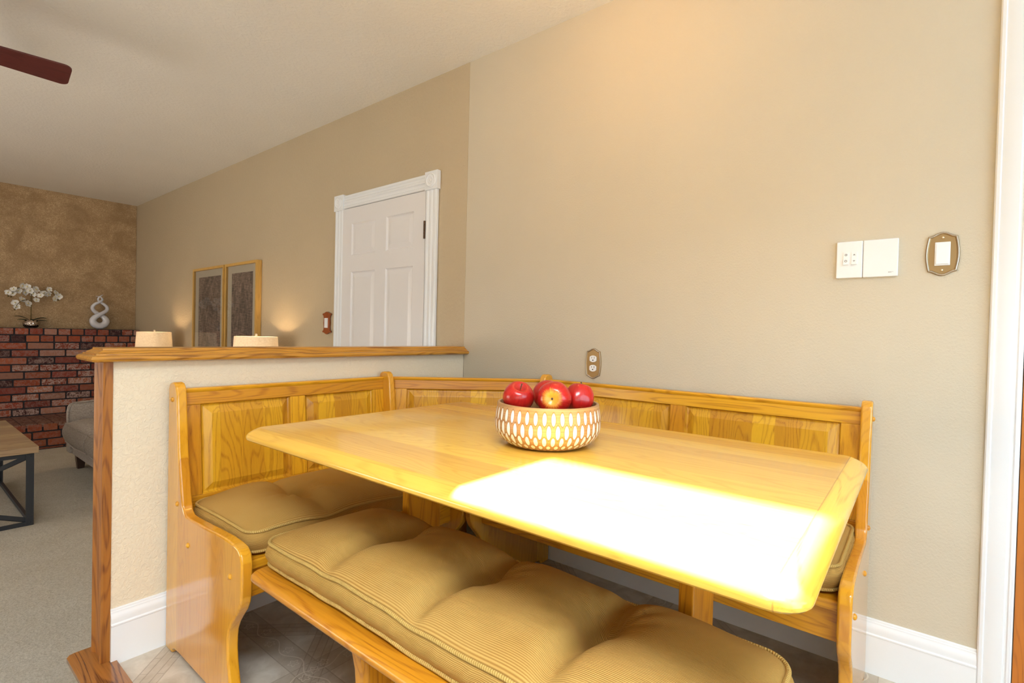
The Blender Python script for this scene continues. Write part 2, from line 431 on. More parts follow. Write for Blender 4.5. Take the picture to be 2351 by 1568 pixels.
# baseboards
bbp = [(0, 0), (.014, 0), (.014, .118), (.016, .120), (.0165, .124), (.012, .127), (.012, .130), (.014, .140), (.012, .150), (.009, .155), (.008, .158), (.008, .161), (.006, .163), (.0055, .168), (.003, .170), (0, .170)]
struct(obj('baseboard_right', sweep(BM(), bbp, (0, -2.0505, 0), (0, -.0, 0), (-1, 0, 0)), M_white, angle=25))
struct(obj('baseboard_half_wall', sweep(BM(), bbp, (XH+.0, 0, 0), (-.0145, 0, 0), (0, -1, 0)), M_white, angle=25))
# door casing at the right edge of the picture and the stained door in it
cp = [(0, 0), (.0, .012), (.003, .016), (.010, .017), (.013, .014), (.018, .016), (.036, .019), (.050, .019), (.054, .016), (.057, .016), (.060, .0185), (.064, .0185), (.067, .015), (.070, .014), (.072, 0)]
d1 = struct(obj('door_1', bx(-.012, .0, -2.97, -2.1232, -.0, 2.05), oak('stained_door', 'Z', 'Y', None, (.62, .22, .02), (.36, .11, .01), .35, .2, contrast=.8)))
bm = BM(); prism(bm, [(-d, -2.0505-y) for y, d in cp], 'Z', 0, ZC)
struct(obj('trim_5', bm, M_white, angle=20))

# living-room door
def six_panel(y0, y1, z0, z1):
    """door face in plane X, panels recessed"""
    bm = BM(); W_ = y1-y0
    cols = [(y0+.10, y0+.10+.255), (y1-.10-.255, y1-.10)]
    rows = [(1.528, 1.736), (.66, 1.420), (.04, .50)]
    xs = sorted({y0, y1, *[a for c in cols for a in c]}); zs = sorted({z0, z1, *[a for r in rows for a in r]})
    for i in range(len(xs)-1):
        for j in range(len(zs)-1):
            a, b, c, d = xs[i], xs[i+1], zs[j], zs[j+1]
            isp = any(abs(a-p[0]) < 1e-6 for p in cols) and any(abs(c-r[0]) < 1e-6 for r in rows)
            if not isp: bm.faces.new([bm.verts.new((-.018, *p)) for p in ((a, c), (b, c), (b, d), (a, d))])
            else:
                seq = [(0, -.018), (.006, -.010), (.012, -.009), (.040, -.0155), (.042, -.0155)]
                rg = [[(x, a+k, c+k), (x, b-k, c+k), (x, b-k, d-k), (x, a+k, d-k)] for k, x in seq]
                loft(bm, rg, cap=True, cap0=False)
    for p in (((y0, z0), (y1, z0)), ((y1, z0), (y1, z1)), ((y1, z1), (y0, z1)), ((y0, z1), (y0, z0))):
        bm.faces.new([bm.verts.new(q) for q in ((-.018, *p[0]), (-.018, *p[1]), (-.004, *p[1]), (-.004, *p[0]))])
    return bm
d2 = struct(obj('door_2', six_panel(.308, 1.124, FL+.02, 1.838), M_door, smooth=False))
M_bronze = plain('dark_bronze', (.10, .055, .03), .35, metal=.8)
for zz in (1.617, .80, -.0):
    hb = BM(); box(hb, -.021, -.016, .303, .318, zz-.05, zz+.05)
    for k in range(5): lathe(hb, [(.0, -.009), (.006, -.009), (.006, .009), (.0, .009)], 10, (-.023, .308, zz-.04+.02*k))
    obj('hinge', hb, M_bronze, d2)
bm = BM(); lathe(bm, [(.0, 0), (.028, 0), (.028, .008), (.012, .012), (.012, .03), (.026, .04), (.028, .052), (.018, .064), (0, .066)], 20)
k = obj('door_knob', bm, plain('brass', (.6, .42, .18), .25, metal=1), d2, loc=(-.018, 1.06, .76)); k.rotation_euler = (0, -PI/2, 0)
bm = BM()
fl = [(0, 0), (.0, .014), (.004, .018), (.014, .019), (.018, .013), (.026, .012), (.034, .013), (.040, .018), (.050, .018), (.056, .013), (.066, .012), (.074, .018), (.084, .018), (.088, .013), (.088, 0)]
prism(bm, [(-.004-d, .215+y) for y, d in fl], 'Z', FL, 1.84); prism(bm, [(-.004-d, 1.124+y) for y, d in fl], 'Z', FL, 1.84)
prism(bm, [(-.004-d, 1.842+y) for y, d in fl], 'Y', .305, 1.122)
for yc in (.255, 1.165):
    box(bm, -.029, -.004, yc-.051, yc+.051, 1.835, 1.937)
    mm = Matrix.Translation((-.029, yc, 1.886)) @ Matrix.Rotation(-PI/2, 4, 'Y')
    b2 = BM(); lathe(b2, [(.040, 0), (.040, .004), (.034, .007), (.030, .003), (.022, .003), (.018, .006), (.008, .004), (0, .007)], 28)
    b2.transform(mm); me = bpy.data.meshes.new('t'); b2.to_mesh(me); b2.free(); bm.from_mesh(me); bpy.data.meshes.remove(me)
struct(obj('trim_6', bm, M_white, angle=25))

# ------------------------------------------------------------------ brick fireplace
fp = thing('brick_fireplace', 'used red brick fireplace facing with dark mortar and raised hearth along the far wall', 'fireplace', (-2, 5.4, FL))
pal = [(.36, .075, .03), (.28, .05, .025), (.42, .12, .05), (.25, .045, .03), (.36, .10, .05), (.05, .015, .018), (.42, .19, .13)]
def brick_mesh(rows, x0, x1, yf, back, top=None):
    bm = BM(); cl = bm.verts.layers.float_color.new('brick'); g = .0125; rr = random.Random(5)
    for r, (z0, z1, ln, off) in enumerate(rows):
        x = x1+off*ln
        while x > x0:
            a, b = max(x-ln+g, x0), min(x, x1)-.0
            if b-a > .02:
                j = rr.uniform(-.004, .004); jz = rr.uniform(-.0015, .0015)
                c = Vector(rr.choice(pal)); k = rr.uniform(.8, 1.25); wv = rr.choice([.15, .3, .55, .8, .95]) if ln > .15 else rr.choice([.1, .2, .45])
                if len(rows) < 6: c = Vector(rr.choice([(.36, .10, .04), (.30, .07, .03), (.33, .085, .035)])); wv = .2
                pts = rrect(a, b, z0+g/2+jz, z1-g/2+jz, .008, 0, 3)
                def ring(s_, y): return [((p[0]-(a+b)/2)*s_[0]+(a+b)/2+rr.uniform(-.0006, .0006), y, (p[1]-(z0+z1)/2)*s_[1]+(z0+z1)/2+rr.uniform(-.0006, .0006)) for p in pts]
                L = loft(bm, [ring((1, 1), yf+.03), ring((1, 1), yf+.004+j), ring((1-.006/(b-a), .94), yf+j)])
                for lp in L:
                    for v in lp: v[cl] = (c.x*k, c.y*k, c.z*k, wv)
            x -= ln
    return bm
P_ = .0766; TOPZ = .985
rows = [(TOPZ-P_, TOPZ-.002, .112, .4), (TOPZ-2*P_, TOPZ-P_, .112, .15)]
for k in range(10):
    rows.append((TOPZ-(3+k)*P_, TOPZ-(2+k)*P_, .213, [.35, .9][k % 2]+random.Random(k).uniform(-.08, .08)))
rel = lambda b, M_=Matrix.Translation((2, -5.4, -FL)): (b.transform(M_), b)[1]
obj('brick_facing', rel(brick_mesh(rows, -3.2, -.008, 5.33, .17)), M_brick, fp, smooth=False)
obj('mortar', rel(bx(-3.2, -.008, 5.338, YF-.001, FL, TOPZ-.004)), M_mortar, fp, smooth=False)
hrows = [(-.012, .064, .115, .3), (-.088, -.012, .215, .6), (-.164, -.088, .215, .1), (FL, -.164, .215, .7)]
obj('hearth_brick', rel(brick_mesh(hrows, -3.0, -.3, 4.70, .6)), M_brick, fp, smooth=False)
bm = bx(-3.0, -.3, 4.708, 5.34, FL, .058); obj('hearth_core', rel(bm), M_mortar, fp, smooth=False)
bm = BM(); cl = bm.verts.layers.float_color.new('brick'); rr = random.Random(9)
for i in range(24):
    for j in range(3):
        x = -.3-.115*i; n0 = len(bm.verts); box(bm, x-.107, x, 4.702+j*.213, 4.702+j*.213+.20, .03, .064); bm.verts.ensure_lookup_table()
        for v in bm.verts[n0:]: v[cl] = (.17, .07, .045, .4)
obj('hearth_top', rel(bm), M_brick, fp, smooth=False)

# ------------------------------------------------------------------ dining nook bench
def side_profile():
    return [(.022, .0), (.022, .836), (.026, .848), (.036, .856), (.055, .859), (.072, .856), (.084, .846), (.092, .82), (.098, .766), (.106, .70), (.112, .65), (.122, .60), (.133, .557), (.142, .515),
            (.149, .488), (.160, .470), (.178, .460), (.205, .459), (.26, .461), (.33, .464), (.40, .467), (.46, .468), (.505, .466), (.532, .461), (.550, .448), (.557, .425), (.558, .39), (.557, .34), (.552, .32), (.540, .297),
            (.518, .272), (.498, .248), (.486, .225), (.481, .20), (.481, .17), (.485, .14), (.493, .11), (.503, .075), (.512, .035), (.516, 0),
            (.455, 0), (.450, .012), (.435, .020), (.40, .022), (.14, .022), (.10, .020), (.085, .012), (.078, 0)]
def side_panel(parent, x, plugs=None, s=1):
    """local frame: x along bench, y depth from wall, z up"""
    o = obj('side_panel', prism(BM(), side_profile(), 'X', x-.015, x+.015), M_oakZy, parent, bevel=.0105, segs=4)
    if plugs:
        for (d, z) in ((.057, .803), (.109, .483), (.20, .378), (.49, .376)):
            b = BM(); sphere(b, (x+plugs*.015, d, z), .008, .7, 1, 1, 14, 8); obj('screw_plug', b, M_oakX, o)
    return o
def raised_panel(parent, x0, x1, z0, z1, yb, lean):
    """yb(z) gives the face depth; panel with moulded groove and raised field"""
    bm = BM(); seq = [(0, .000), (.003, -.008), (.008, -.0095), (.011, -.0090), (.030, -.0015), (.033, -.0005), (.036, -.0005)]
    loops = []
    for k, d in seq:
        loops.append([(x, yb(z)+d, z) for x, z in ((x0+k, z0+k), (x1-k, z0+k), (x1-k, z1-k), (x0+k, z1-k))])
    loft(bm, loops, cap=True, cap0=False)
    return obj('raised_panel', bm, M_oakP, parent, smooth=False)
def bench_back(parent, x0, x1, panels, ztop=.835, y_top=.050, y_bot=.086):
    zb = .40
    yf = lambda z: y_top+(y_bot-y_top)*(ztop-z)/(ztop-zb)
    th = .020
    def rail(z0, z1, xa, xb, nm, m, extra=0):
        bm = BM()
        loft(bm, [[(x, yf(z0)+extra, z0), (x, yf(z0)-th, z0), (x, yf(z1)-th, z1), (x, yf(z1)+extra, z1)] for x in (xa, xb)])
        return obj(nm, bm, m, parent, bevel=.002, segs=2)
    zt, z_lo = .781, .487
    rail(zt, ztop-.012, x0, x1, 'top_rail', M_oakX)
    bm = BM(); pr = [(.018, ztop-.016), (.018, ztop-.012), (.022, ztop-.014), (y_top+.002, ztop-.014), (y_top+.005, ztop-.010), (y_top+.0055, ztop-.005), (y_top+.002, ztop-.0005), (y_top-.006, ztop), (.026, ztop), (.020, ztop-.004)]
    prism(bm, pr[2:], 'X', x0, x1); obj('rail_cap', bm, M_oakX, parent, angle=40)
    rail(zb, z_lo, x0, x1, 'bottom_rail', M_oakX)
    edges = [x0]+[e for p in panels for e in p]+[x1]
    for i in range(0, len(edges), 2): rail(z_lo, zt, edges[i], edges[i+1], 'stile', M_oakZ)
    for a, b in panels: raised_panel(parent, a, b, z_lo, zt, yf, 0)
    bm = bx(x0, x1, .022, .026, .40, .81); obj('back_board', bm, M_oakP, parent, smooth=False)
def bench_seat(parent, x0, x1):
    obj('seat', bx(x0, x1, .05, .515, .384, .410), M_oakXy, parent, bevel=.005)
    obj('apron', bx(x0, x1, .470, .492, .300, .3835), M_oakX, parent, bevel=.003)

# left bench against the half wall: local x = -world X, local y = -world Y
LB = thing('nook_bench', 'short golden oak settle with raised back panels against the half wall, scalloped end panel', 'bench', (-.545, 0, 0), PI)
# local x: 0 at right post, .815 at outer panel
side_panel(LB, .815, 1); side_panel(LB, 0)
bench_back(LB, .015, .800, [(.070, .381), (.442, .747)])
bench_seat(LB, .015, .800)
# right bench against the long wall: rot +90: local x -> +Y, local y -> -X
RB = thing('nook_bench', 'long golden oak settle with raised back panels against the painted wall beside the doorway', 'bench', (0, -1.780, 0), PI/2)
side_panel(RB, 0, -1); side_panel(RB, 1.202)
bench_back(RB, .015, 1.187, [(.069, .562), (.622, 1.130)])
bench_seat(RB, .015, 1.187)
# corner unit
CB = thing('nook_corner_seat', 'oak corner seat with diagonal panelled back joining the two settles', 'bench')
dg = bpy.data.objects.new('diagonal_back', None)
pa, pb = Vector((-.528, -.060, 0)), Vector((-.060, -.563, 0))
dirx = (pa-pb).normalized(); ln = (pa-pb).length; nrm = Vector((dirx.y, -dirx.x, 0))
if nrm.dot(Vector((-1, -1, 0))) < 0: nrm = -nrm
ang = math.atan2(nrm.y, nrm.x)-PI/2
dM = Matrix.Translation(pb-nrm*.05) @ Matrix.Rotation(ang, 4, 'Z')
bpy.data.objects.remove(dg)
n0 = set(bpy.data.objects)
CBt = bpy.data.objects.new('tmp', None); COL.objects.link(CBt)
lx = 1 if (dM.to_3x3() @ Vector((1, 0, 0))).dot(dirx) > 0 else -1
bench_back(CBt, .0, ln, [(.075, ln-.075)], ztop=.834)
for o in list(bpy.data.objects):
    if o.parent == CBt:
        o.parent = CB; o.location = dM.translation; o.rotation_euler = dM.to_euler()
bpy.data.objects.remove(CBt)
obj('seat', prism(BM(), [(-.528, -.085), (-.528, -.51), (-.51, -.5625), (-.085, -.5625)], 'Z', .384, .409), M_oakXy, CB, bevel=.004)
obj('seat_support', bx(-.50, -.06, -.075, -.045, .30, .384), M_oakX, CB)
obj('seat_support', bx(-.075, -.045, -.52, -.08, .30, .384), M_oakY, CB)
obj('leg', bx(-.12, -.075, -.12, -.076, 0, .384), M_oakZ, CB)

# ------------------------------------------------------------------ cushions
def cushion(name, label, cat, L, W, T, x, y, z, tufts, group=None, rot=0, dome=.028, tuft_d=.036, seed=1, valley=.016, bt=.006, flip=1):
    """local x = long axis (ribs run along it)"""
    th = thing(name, label, cat, (x, y, z), rot, group)
    rr = random.Random(seed); r = .045; NU, NV = int(L/.007), int(W/.007)
    def mp(u, v):
        px, py = u*L/2, v*W/2; ax, ay = abs(px), abs(py)
        dx, dy = (ax-(L/2-r))/r, (ay-(W/2-r))/r
        if dx > 0 and dy > 0:
            ex, ey = dx*math.sqrt(1-dy*dy/2), dy*math.sqrt(1-dx*dx/2)
            ax, ay = L/2-r+ex*r, W/2-r+ey*r
        return math.copysign(ax, px), math.copysign(ay, py)
    ph = [rr.uniform(0, 6) for _ in range(8)]
    def wob(px, py):   # in-plane waviness of the outline: pinched at the tufts
        s_ = 0
        for t, q in tufts: s_ += math.exp(-((px-t)/.05)**2)
        return s_
    def edge_z(px, py):
        s_ = wob(px, py)
        return -.007*s_+.004*math.sin(px*9+ph[0])+.002*math.sin(px*23+ph[1]+py*11)
    def top(u, v):
        px, py = mp(u, v)
        e = (1-abs(u)**5)*(1-abs(v)**3.2); e = max(e, 0)**.62
        zt = T+edge_z(px, py)+dome*e
        for t, q in tufts:
            dx, dy = px-t, py-q; d = math.hypot(dx, dy)
            zt -= tuft_d*math.exp(-(d/.044)**1.3)*min(1, e*2)
            zt -= valley*math.exp(-(dx/.022)**2)*e*(.45+.55*math.exp(-(dy/.16)**2))
            a = math.atan2(dy*flip, dx); fall = math.exp(-((d-.075)/.055)**2)
            side = max(0, math.sin(-a))**.5 if math.sin(-a) > 0 else .25
            zt += .0035*fall*math.sin(a*13+ph[2]+t*7)*side*e
        zt += .0012*math.sin(px*31+py*17+ph[3])*e
        return px, py, zt
    bm = BM(); uvl = bm.loops.layers.uv.new('UVMap'); uvs = {}
    g = [[None]*(NV+1) for _ in range(NU+1)]
    for i in range(NU+1):
        for j in range(NV+1):
            u, v = -1+2*i/NU, -1+2*j/NV; p = top(u, v); vv = bm.verts.new(p); g[i][j] = vv; uvs[vv] = (p[0], v*W/2*1.03)
    def face(vs, uvq=None):
        f = bm.faces.new(vs); f.smooth = True
        for k, lp in enumerate(f.loops): lp[uvl].uv = uvq[k] if uvq else uvs[lp.vert]
    for i in range(NU):
        for j in range(NV): face((g[i][j], g[i+1][j], g[i+1][j+1], g[i][j+1]))
    per = [g[i][0] for i in range(NU)]+[g[NU][j] for j in range(NV)]+[g[i][NV] for i in range(NU, 0, -1)]+[g[0][j] for j in range(NV, 0, -1)]
    n = len(per); K = 8; rings = [[v.co.copy() for v in per]]
    for k in range(1, K+1):
        f = k/K; out = math.sin(f*PI)*.012; ring = []
        for m, v in enumerate(per):
            c = v.co; a, b = per[m-1].co, per[(m+1) % n].co; t = (b-a); nn = Vector((t.y, -t.x, 0)).normalized()
            zb = bt*1.0+.6*edge_z(c.x, c.y)+.004
            wr = .0018*math.sin(m*.9+3*f+ph[4])*math.sin(m*.23+ph[5])*math.sin(f*PI)
            p = Vector((c.x, c.y, c.z*(1-f)+zb*f))+nn*(out*(1-.35*wob(c.x, c.y))+wr)
            ring.append(p)
        rings.append(ring)
    prev = per; arc = [0]
    for m in range(n): arc.append(arc[-1]+(per[(m+1) % n].co-per[m].co).length)
    for k in range(1, K+1):
        cur = [bm.verts.new(p) for p in rings[k]]
        for m in range(n):
            m2 = (m+1) % n
            face((per[m] if k == 1 else prev[m], cur[m], cur[m2], prev[m2]), [(arc[m], (k-1)*T/K+.5), (arc[m], k*T/K+.5), (arc[m+1], k*T/K+.5), (arc[m+1], (k-1)*T/K+.5)])
        prev = cur
    cen = bm.verts.new((0, 0, bt+.002))
    low = [bm.verts.new((v.co.x*.93, v.co.y*.85, .001)) for v in prev]
    for m in range(n):
        m2 = (m+1) % n
        f = bm.faces.new((prev[m], low[m], low[m2], prev[m2]))
        f.smooth = True
    bm.faces.new(low[::-1])
    bm.verts.remove(cen)
    body = obj('cushion_cover', bm, M_cord, th, recalc=False)
    def piping(ring, nm, dz):
        b = BM(); ul = b.loops.layers.uv.new('UVMap'); pts = []
        for m in range(n):
            c = ring[m]; a, bb = ring[m-1], ring[(m+1) % n]; t = bb-a; nn = Vector((t.y, -t.x, 0)).normalized(); pts.append(c+nn*.0025+Vector((0, 0, dz)))
        seg = 8; rad = .0042; L_ = []
        for m in range(n):
            t = (pts[(m+1) % n]-pts[m-1]).normalized(); s_ = t.cross(Vector((0, 0, 1))).normalized(); u_ = s_.cross(t)
            L_.append([b.verts.new(pts[m]+rad*(math.cos(2*PI*k/seg)*s_+math.sin(2*PI*k/seg)*u_)) for k in range(seg)])
        for m in range(n):
            for k in range(seg):
                f = b.faces.new((L_[m][k], L_[m][(k+1) % seg], L_[(m+1) % n][(k+1) % seg], L_[(m+1) % n][k])); f.smooth = True
                for lp, (uu, vv) in zip(f.loops, ((arc[m], k/seg), (arc[m], (k+1)/seg), (arc[m+1], (k+1)/seg), (arc[m+1], k/seg))): lp[ul].uv = (uu, vv)
        obj(nm, b, M_pipe, th)
    piping(rings[0], 'top_piping', .0015); piping(rings[K], 'bottom_piping', .0)
    # hand-stitched seams of the tufts down the boxing
    return th
cushion('bench_cushion', 'tufted tan corduroy cushion on the free-standing bench in front of the table', 'cushion', 1.145, .345, .062, -1.166, -1.172, .4305,
        [(.290, -.03), (.0, -.03), (-.290, -.03)], rot=PI/2, seed=2, dome=.050, tuft_d=.066, valley=.034)
cushion('bench_cushion', 'tufted tan corduroy cushion on the short settle along the half wall', 'cushion', .752, .405, .062, -.950, -.297, .4105,
        [(-.145, .0), (.145, .0)], seed=5, dome=.048, tuft_d=.055, valley=.02)
cushion('bench_cushion', 'tan corduroy cushion on the long settle, mostly hidden behind the tabletop', 'cushion', 1.142, .400, .066, -.297, -1.186, .4105,
        [(.28, 0), (0, 0), (-.28, 0)], rot=PI/2, seed=8, dome=.042)

# ------------------------------------------------------------------ table
TX, TY, TZ = -.911, -1.1366, .765
TB = thing('trestle_table', 'rectangular golden oak trestle table with rounded edges, sunlight across its near corner', 'table', (TX, TY, 0))
hw, hl = .4314, .6766
bm = BM()
prof = [(.032, TZ), (.029, TZ-.0004), (.023, TZ-.0028), (.014, TZ-.0075), (.006, TZ-.0135), (.0015, TZ-.019), (0, TZ-.024), (.001, TZ-.029), (.005, TZ-.033), (.012, TZ-.035), (.03, TZ-.035)]
loft(bm, [rrect(-hw+d, hw-d, -hl+d, hl-d, max(.045-d*.75, .012), z, 7) for d, z in prof])
obj('tabletop', bm, M_top, TB, angle=30)
for ys in (-.42, .42):
    pr = [(-.33, 0), (-.33, .035), (-.30, .05), (-.12, .075), (-.075, .10), (-.065, .16), (-.065, .58), (-.08, .62), (-.28, .67), (-.30, .69), (-.30, .73), (.30, .73), (.30, .69), (.28, .67), (.08, .62), (.065, .58), (.065, .16), (.075, .10), (.12, .075), (.30, .05), (.33, .035), (.33, 0), (.24, 0), (.22, .012), (-.22, .012), (-.24, 0)]
    obj('trestle', prism(BM(), pr, 'Y', ys-.015, ys+.015), M_oakZ, TB, bevel=.004)
obj('stretcher', bx(-.012, .012, -.405, .405, .18, .27), M_oakY, TB, bevel=.003)

# free-standing bench under the near edge of the table
FB = thing('free_standing_bench', 'backless oak bench pushed under the near edge of the table', 'bench', (-1.180, -1.180, 0))
loft_b = BM(); zt = .430
pf = [(.010, zt), (.004, zt-.002), (0, zt-.008), (0, zt-.016), (.004, zt-.022), (.012, zt-.025)]
loft(loft_b, [rrect(-.205+d, .205-d, -.572+d, .572-d, .030, z, 5) for d, z in pf])
obj('seat', loft_b, M_oakY, FB, angle=40)
for ys in (.19, -.29):
    pr = [(-.195, 0), (-.200, .03), (-.190, .05), (-.165, .10), (-.142, .17), (-.135, .24), (-.140, .31), (-.150, .36), (-.158, .404), (.158, .404), (.150, .36), (.140, .31), (.135, .24), (.142, .17), (.165, .10), (.190, .05), (.200, .03), (.195, 0), (.12, 0), (.10, .02), (-.10, .02), (-.12, 0)]
    obj('leg', prism(BM(), pr, 'Y', ys-.024, ys+.024), M_oakZ, FB, bevel=.012, segs=4)
obj('stretcher', bx(-.012, .012, -.266, .166, .17, .25), M_oakY, FB, bevel=.003)

# ------------------------------------------------------------------ bowl and fruit
BX, BY = -.918, -1.181
def mat_bowl():
    s = NT('carved_wood_bowl'); u, v, _ = s.xyz(s.uv()); o = s.obj()
    wood = s.mix(s.mr(s.noise(s.comb(s.math('MULTIPLY', u, 8), s.math('MULTIPLY', v, 260), 0), 1, 3), .3, .7), (.46, .28, .13), (.33, .18, .075))
    col = wood; m = None; N = 40
    for k, (vc, hh, ww, tint) in enumerate([(.098, .0150, .0050, 0), (.068, .0165, .0054, 0), (.0435, .0135, .0053, 0), (.0240, .0085, .0055, 0), (.0085, .0055, .005, 1)]):
        q = s.math('SUBTRACT', s.math('FRACT', s.math('ADD', s.math('MULTIPLY', u, N), .5*(k % 2))), .5)
        du = s.math('DIVIDE', s.math('MULTIPLY', q, .815/N), ww); dv = s.math('DIVIDE', s.math('SUBTRACT', v, vc), hh)
        r2 = s.math('ADD', s.math('MULTIPLY', du, du), s.math('MULTIPLY', dv, dv))
        mk = s.mr(r2, .82, 1.0, 1, 0); rim = s.math('MULTIPLY', s.mr(r2, .85, 1.05, 0, 1), s.mr(r2, 1.3, 1.55, 1, 0))
        col = s.mix(s.math('MULTIPLY', rim, .6), col, (.22, .09, .03))
        col = s.mix(mk, col, (.74, .77, .79) if not tint else (.66, .44, .22))
        m = mk if m is None else s.math('MAXIMUM', m, mk)
    return s.set(color=col, rough=.4, spec=.4, normal=s.bump(s.math('SUBTRACT', 1, m), .5, .0025))
def build_bowl():
    bm = BM(); ul = bm.loops.layers.uv.new('UVMap'); seg = 96
    outer = [(.0, 0), (.082, 0), (.090, .002), (.103, .008), (.116, .018), (.126, .031), (.1305, .046), (.1308, .060), (.129, .078), (.1265, .096), (.1255, .1035), (.1245, .105)]
    inner = [(.1195, .105), (.1185, .1035), (.122, .06), (.118, .03), (.10, .012), (0, .008)]
    # refine the outer curve
    rows = outer+inner; arc = [0]
    for a, b in zip(rows, rows[1:]): arc.append(arc[-1]+math.dist(a, b))
    base = arc[2]
    R = []
    for k, (r, z) in enumerate(rows):
        R.append([bm.verts.new((max(r, 1e-4)*math.cos(2*PI*i/seg), max(r, 1e-4)*math.sin(2*PI*i/seg), z)) for i in range(seg)])
    for k in range(len(rows)-1):
        for i in range(seg):
            j = (i+1) % seg; f = bm.faces.new((R[k][i], R[k][j], R[k+1][j], R[k+1][i])); f.smooth = True
            for lp, (uu, vv) in zip(f.loops, ((i, k), (i+1, k), (i+1, k+1), (i, k+1))):
                lp[ul].uv = (uu/seg, arc[vv]-base if vv <= len(outer)-1 else 1)
    return bm
bowl = obj('fruit_bowl', build_bowl(), mat_bowl(), None, loc=(BX, BY, TZ), angle=50)
tag(bowl, 'round wooden bowl carved with rows of white ovals, on the table', 'bowl')

def mat_apple(name, a, b, green=0.):
    s = NT(name); x, y, z = s.xyz(s.obj())
    streak = s.noise(s.comb(s.math('MULTIPLY', s.math('ARCTAN2', y, x), 9), s.math('MULTIPLY', z, 20), 0), 1, 4, .7)
    rad = s.math('SQRT', s.math('ADD', s.math('MULTIPLY', x, x), s.math('MULTIPLY', y, y)))
    f = s.math('MULTIPLY', s.mr(s.math('ADD', rad, s.math('MULTIPLY', streak, .022)), b, a), s.math('LESS_THAN', z, 0))
    sp = s.n('ShaderNodeTexVoronoi', {'Vector': s.obj(), 'Scale': 260}).outputs['Distance']
    red = s.mix(s.mr(streak, .3, .7), (.33, .004, .006), (.50, .018, .010))
    c = s.mix(f, red, (.85, .36, .035)); c = s.mix(s.mr(sp, 0, .12, .35, 0), c, (.85, .45, .2))
    return s.set(color=c, rough=.28, coat=.3, spec=.45)
M_apple = mat_apple('red_apple_skin', .008, .016); M_apple2 = mat_apple('blush_apple_skin', .024, .038)
M_stem = plain('brown_stem', (.10, .05, .02), .7)
def apple(r, loc, rot, mat, label, sx=1, sz=1, stem=True, lobes=.018, grp='apples in the carved bowl'):
    t = thing('apple', label, 'fruit', loc, 0, None); t.rotation_euler = rot
    bm = BM(); seg, n = 40, 26; loops = []
    for k in range(n+1):
        a = PI*k/n; rad = max(0, math.sin(a))**.82*r*(1+.05*math.cos(a)); z = -math.cos(a)*r*.92
        z += -.34*r*math.exp(-((math.sin(a))/.30)**2) if k > n/2 else .20*r*math.exp(-((math.sin(a))/.24)**2)
        loops.append([(max(rad, 1e-4)*math.cos(2*PI*i/seg)*(1+lobes*math.cos(10*PI*i/seg)*(1 if k < n/2 else .4))*sx, max(rad, 1e-4)*math.sin(2*PI*i/seg)*(1+lobes*math.cos(10*PI*i/seg)), z*sz) for i in range(seg)])
    loft(bm, loops)
    obj('skin', bm, mat, t, angle=80)
    if stem: obj('stem', tube(BM(), [(0, 0, r*.5*sz), (.001, 0, r*.74*sz), (.004, .001, r*.98*sz)], [.0013, .0013, .002], 8), M_stem, t)
    b = BM(); sphere(b, (0, 0, -r*.74*sz), .003, 1, 1, .5, 8, 6); obj('calyx', b, M_stem, t)
    return t
Z0 = TZ
apple(.0385, (BX-.053, BY+.052, Z0+.118), (math.radians(28), math.radians(-22), 0), M_apple, 'deep red apple at the left of the bowl, stem up')
apple(.0415, (BX-.020, BY-.032, Z0+.118), (math.radians(-95), math.radians(0), math.radians(-66)), M_apple2, 'red and yellow apple at the front of the bowl, base towards the viewer')
apple(.0385, (BX+.040, BY+.030, Z0+.118), (math.radians(-30), math.radians(20), 0), M_apple, 'red apple at the back of the bowl between the two nearest')
apple(.037, (BX+.052, BY-.060, Z0+.117), (math.radians(14), math.radians(12), 1), mat_apple('crimson_apple_skin', .02, .034), 'tall crimson apple at the right of the bowl, ribbed sides', sx=.84, sz=1.1, lobes=.045)

# ------------------------------------------------------------------ wall plates
M_plate = plain('aged_brass_plate', (.36, .235, .10), .36, metal=.55)
M_rope = plain('silver_rope_edge', (.50, .44, .36), .35, metal=.6)
M_wplastic = plain('white_plastic', (.86, .88, .90), .3)
M_slot = plain('dark_slot', (.02, .02, .02), .6)
M_gprint = plain('grey_print', (.30, .31, .32), .5)
def plate_outline(hw_, hh, n=10, ins=0):
    """arched top and bottom, slightly bowed sides"""
    hw_ -= ins; hh -= ins; pts = []
    for k in range(n+1):
        t = -1+2*k/n; e = .5*(1+math.cos(PI*t)); pts.append((t*hw_*.84, hh*.80+hh*.20*e**.9))
    side = [(hw_*(.84+.16*math.cos(PI/2*u)), u*hh*.80) for u in (.75, .5, .25, 0, -.25, -.5, -.75)]
    top = pts; bot = [(-a, -b) for a, b in pts]
    return top+side+bot+[(-a, -b) for a, b in side]
def wallplate(name, label, y, z, hw_, hh, cat, rope=True):
    t = thing(name, label, cat, (0, y, z))
    bm = BM()
    seq = [(0, 0), (0, -.002), (.0012, -.0045), (.0055, -.0045), (.0075, -.0030), (.009, -.0030)]
    loft(bm, [[(x, a, b) for a, b in plate_outline(hw_, hh, ins=k)] for k, x in seq])
    obj('plate', bm, M_plate, t, angle=30)
    o = plate_outline(hw_, hh, 20, ins=.0032); per = []
    for i in range(len(o)):
        a, b = Vector(o[i]), Vector(o[(i+1) % len(o)]); m = max(1, round((b-a).length/.0022))
        for k in range(m): per.append(a.lerp(b, k/m))
    pts = [(-.0050, p.x, p.y) for p in per]
    if rope: obj('rope_edge', tube(BM(), pts, [.0016 if k % 2 else .0023 for k in range(len(pts))], 6, closed=True), M_rope, t)
    return t
t = wallplate('wall_outlet', 'aged brass outlet plate with two white sockets above the long settle', -.788, .917, .039, .067, 'outlet')
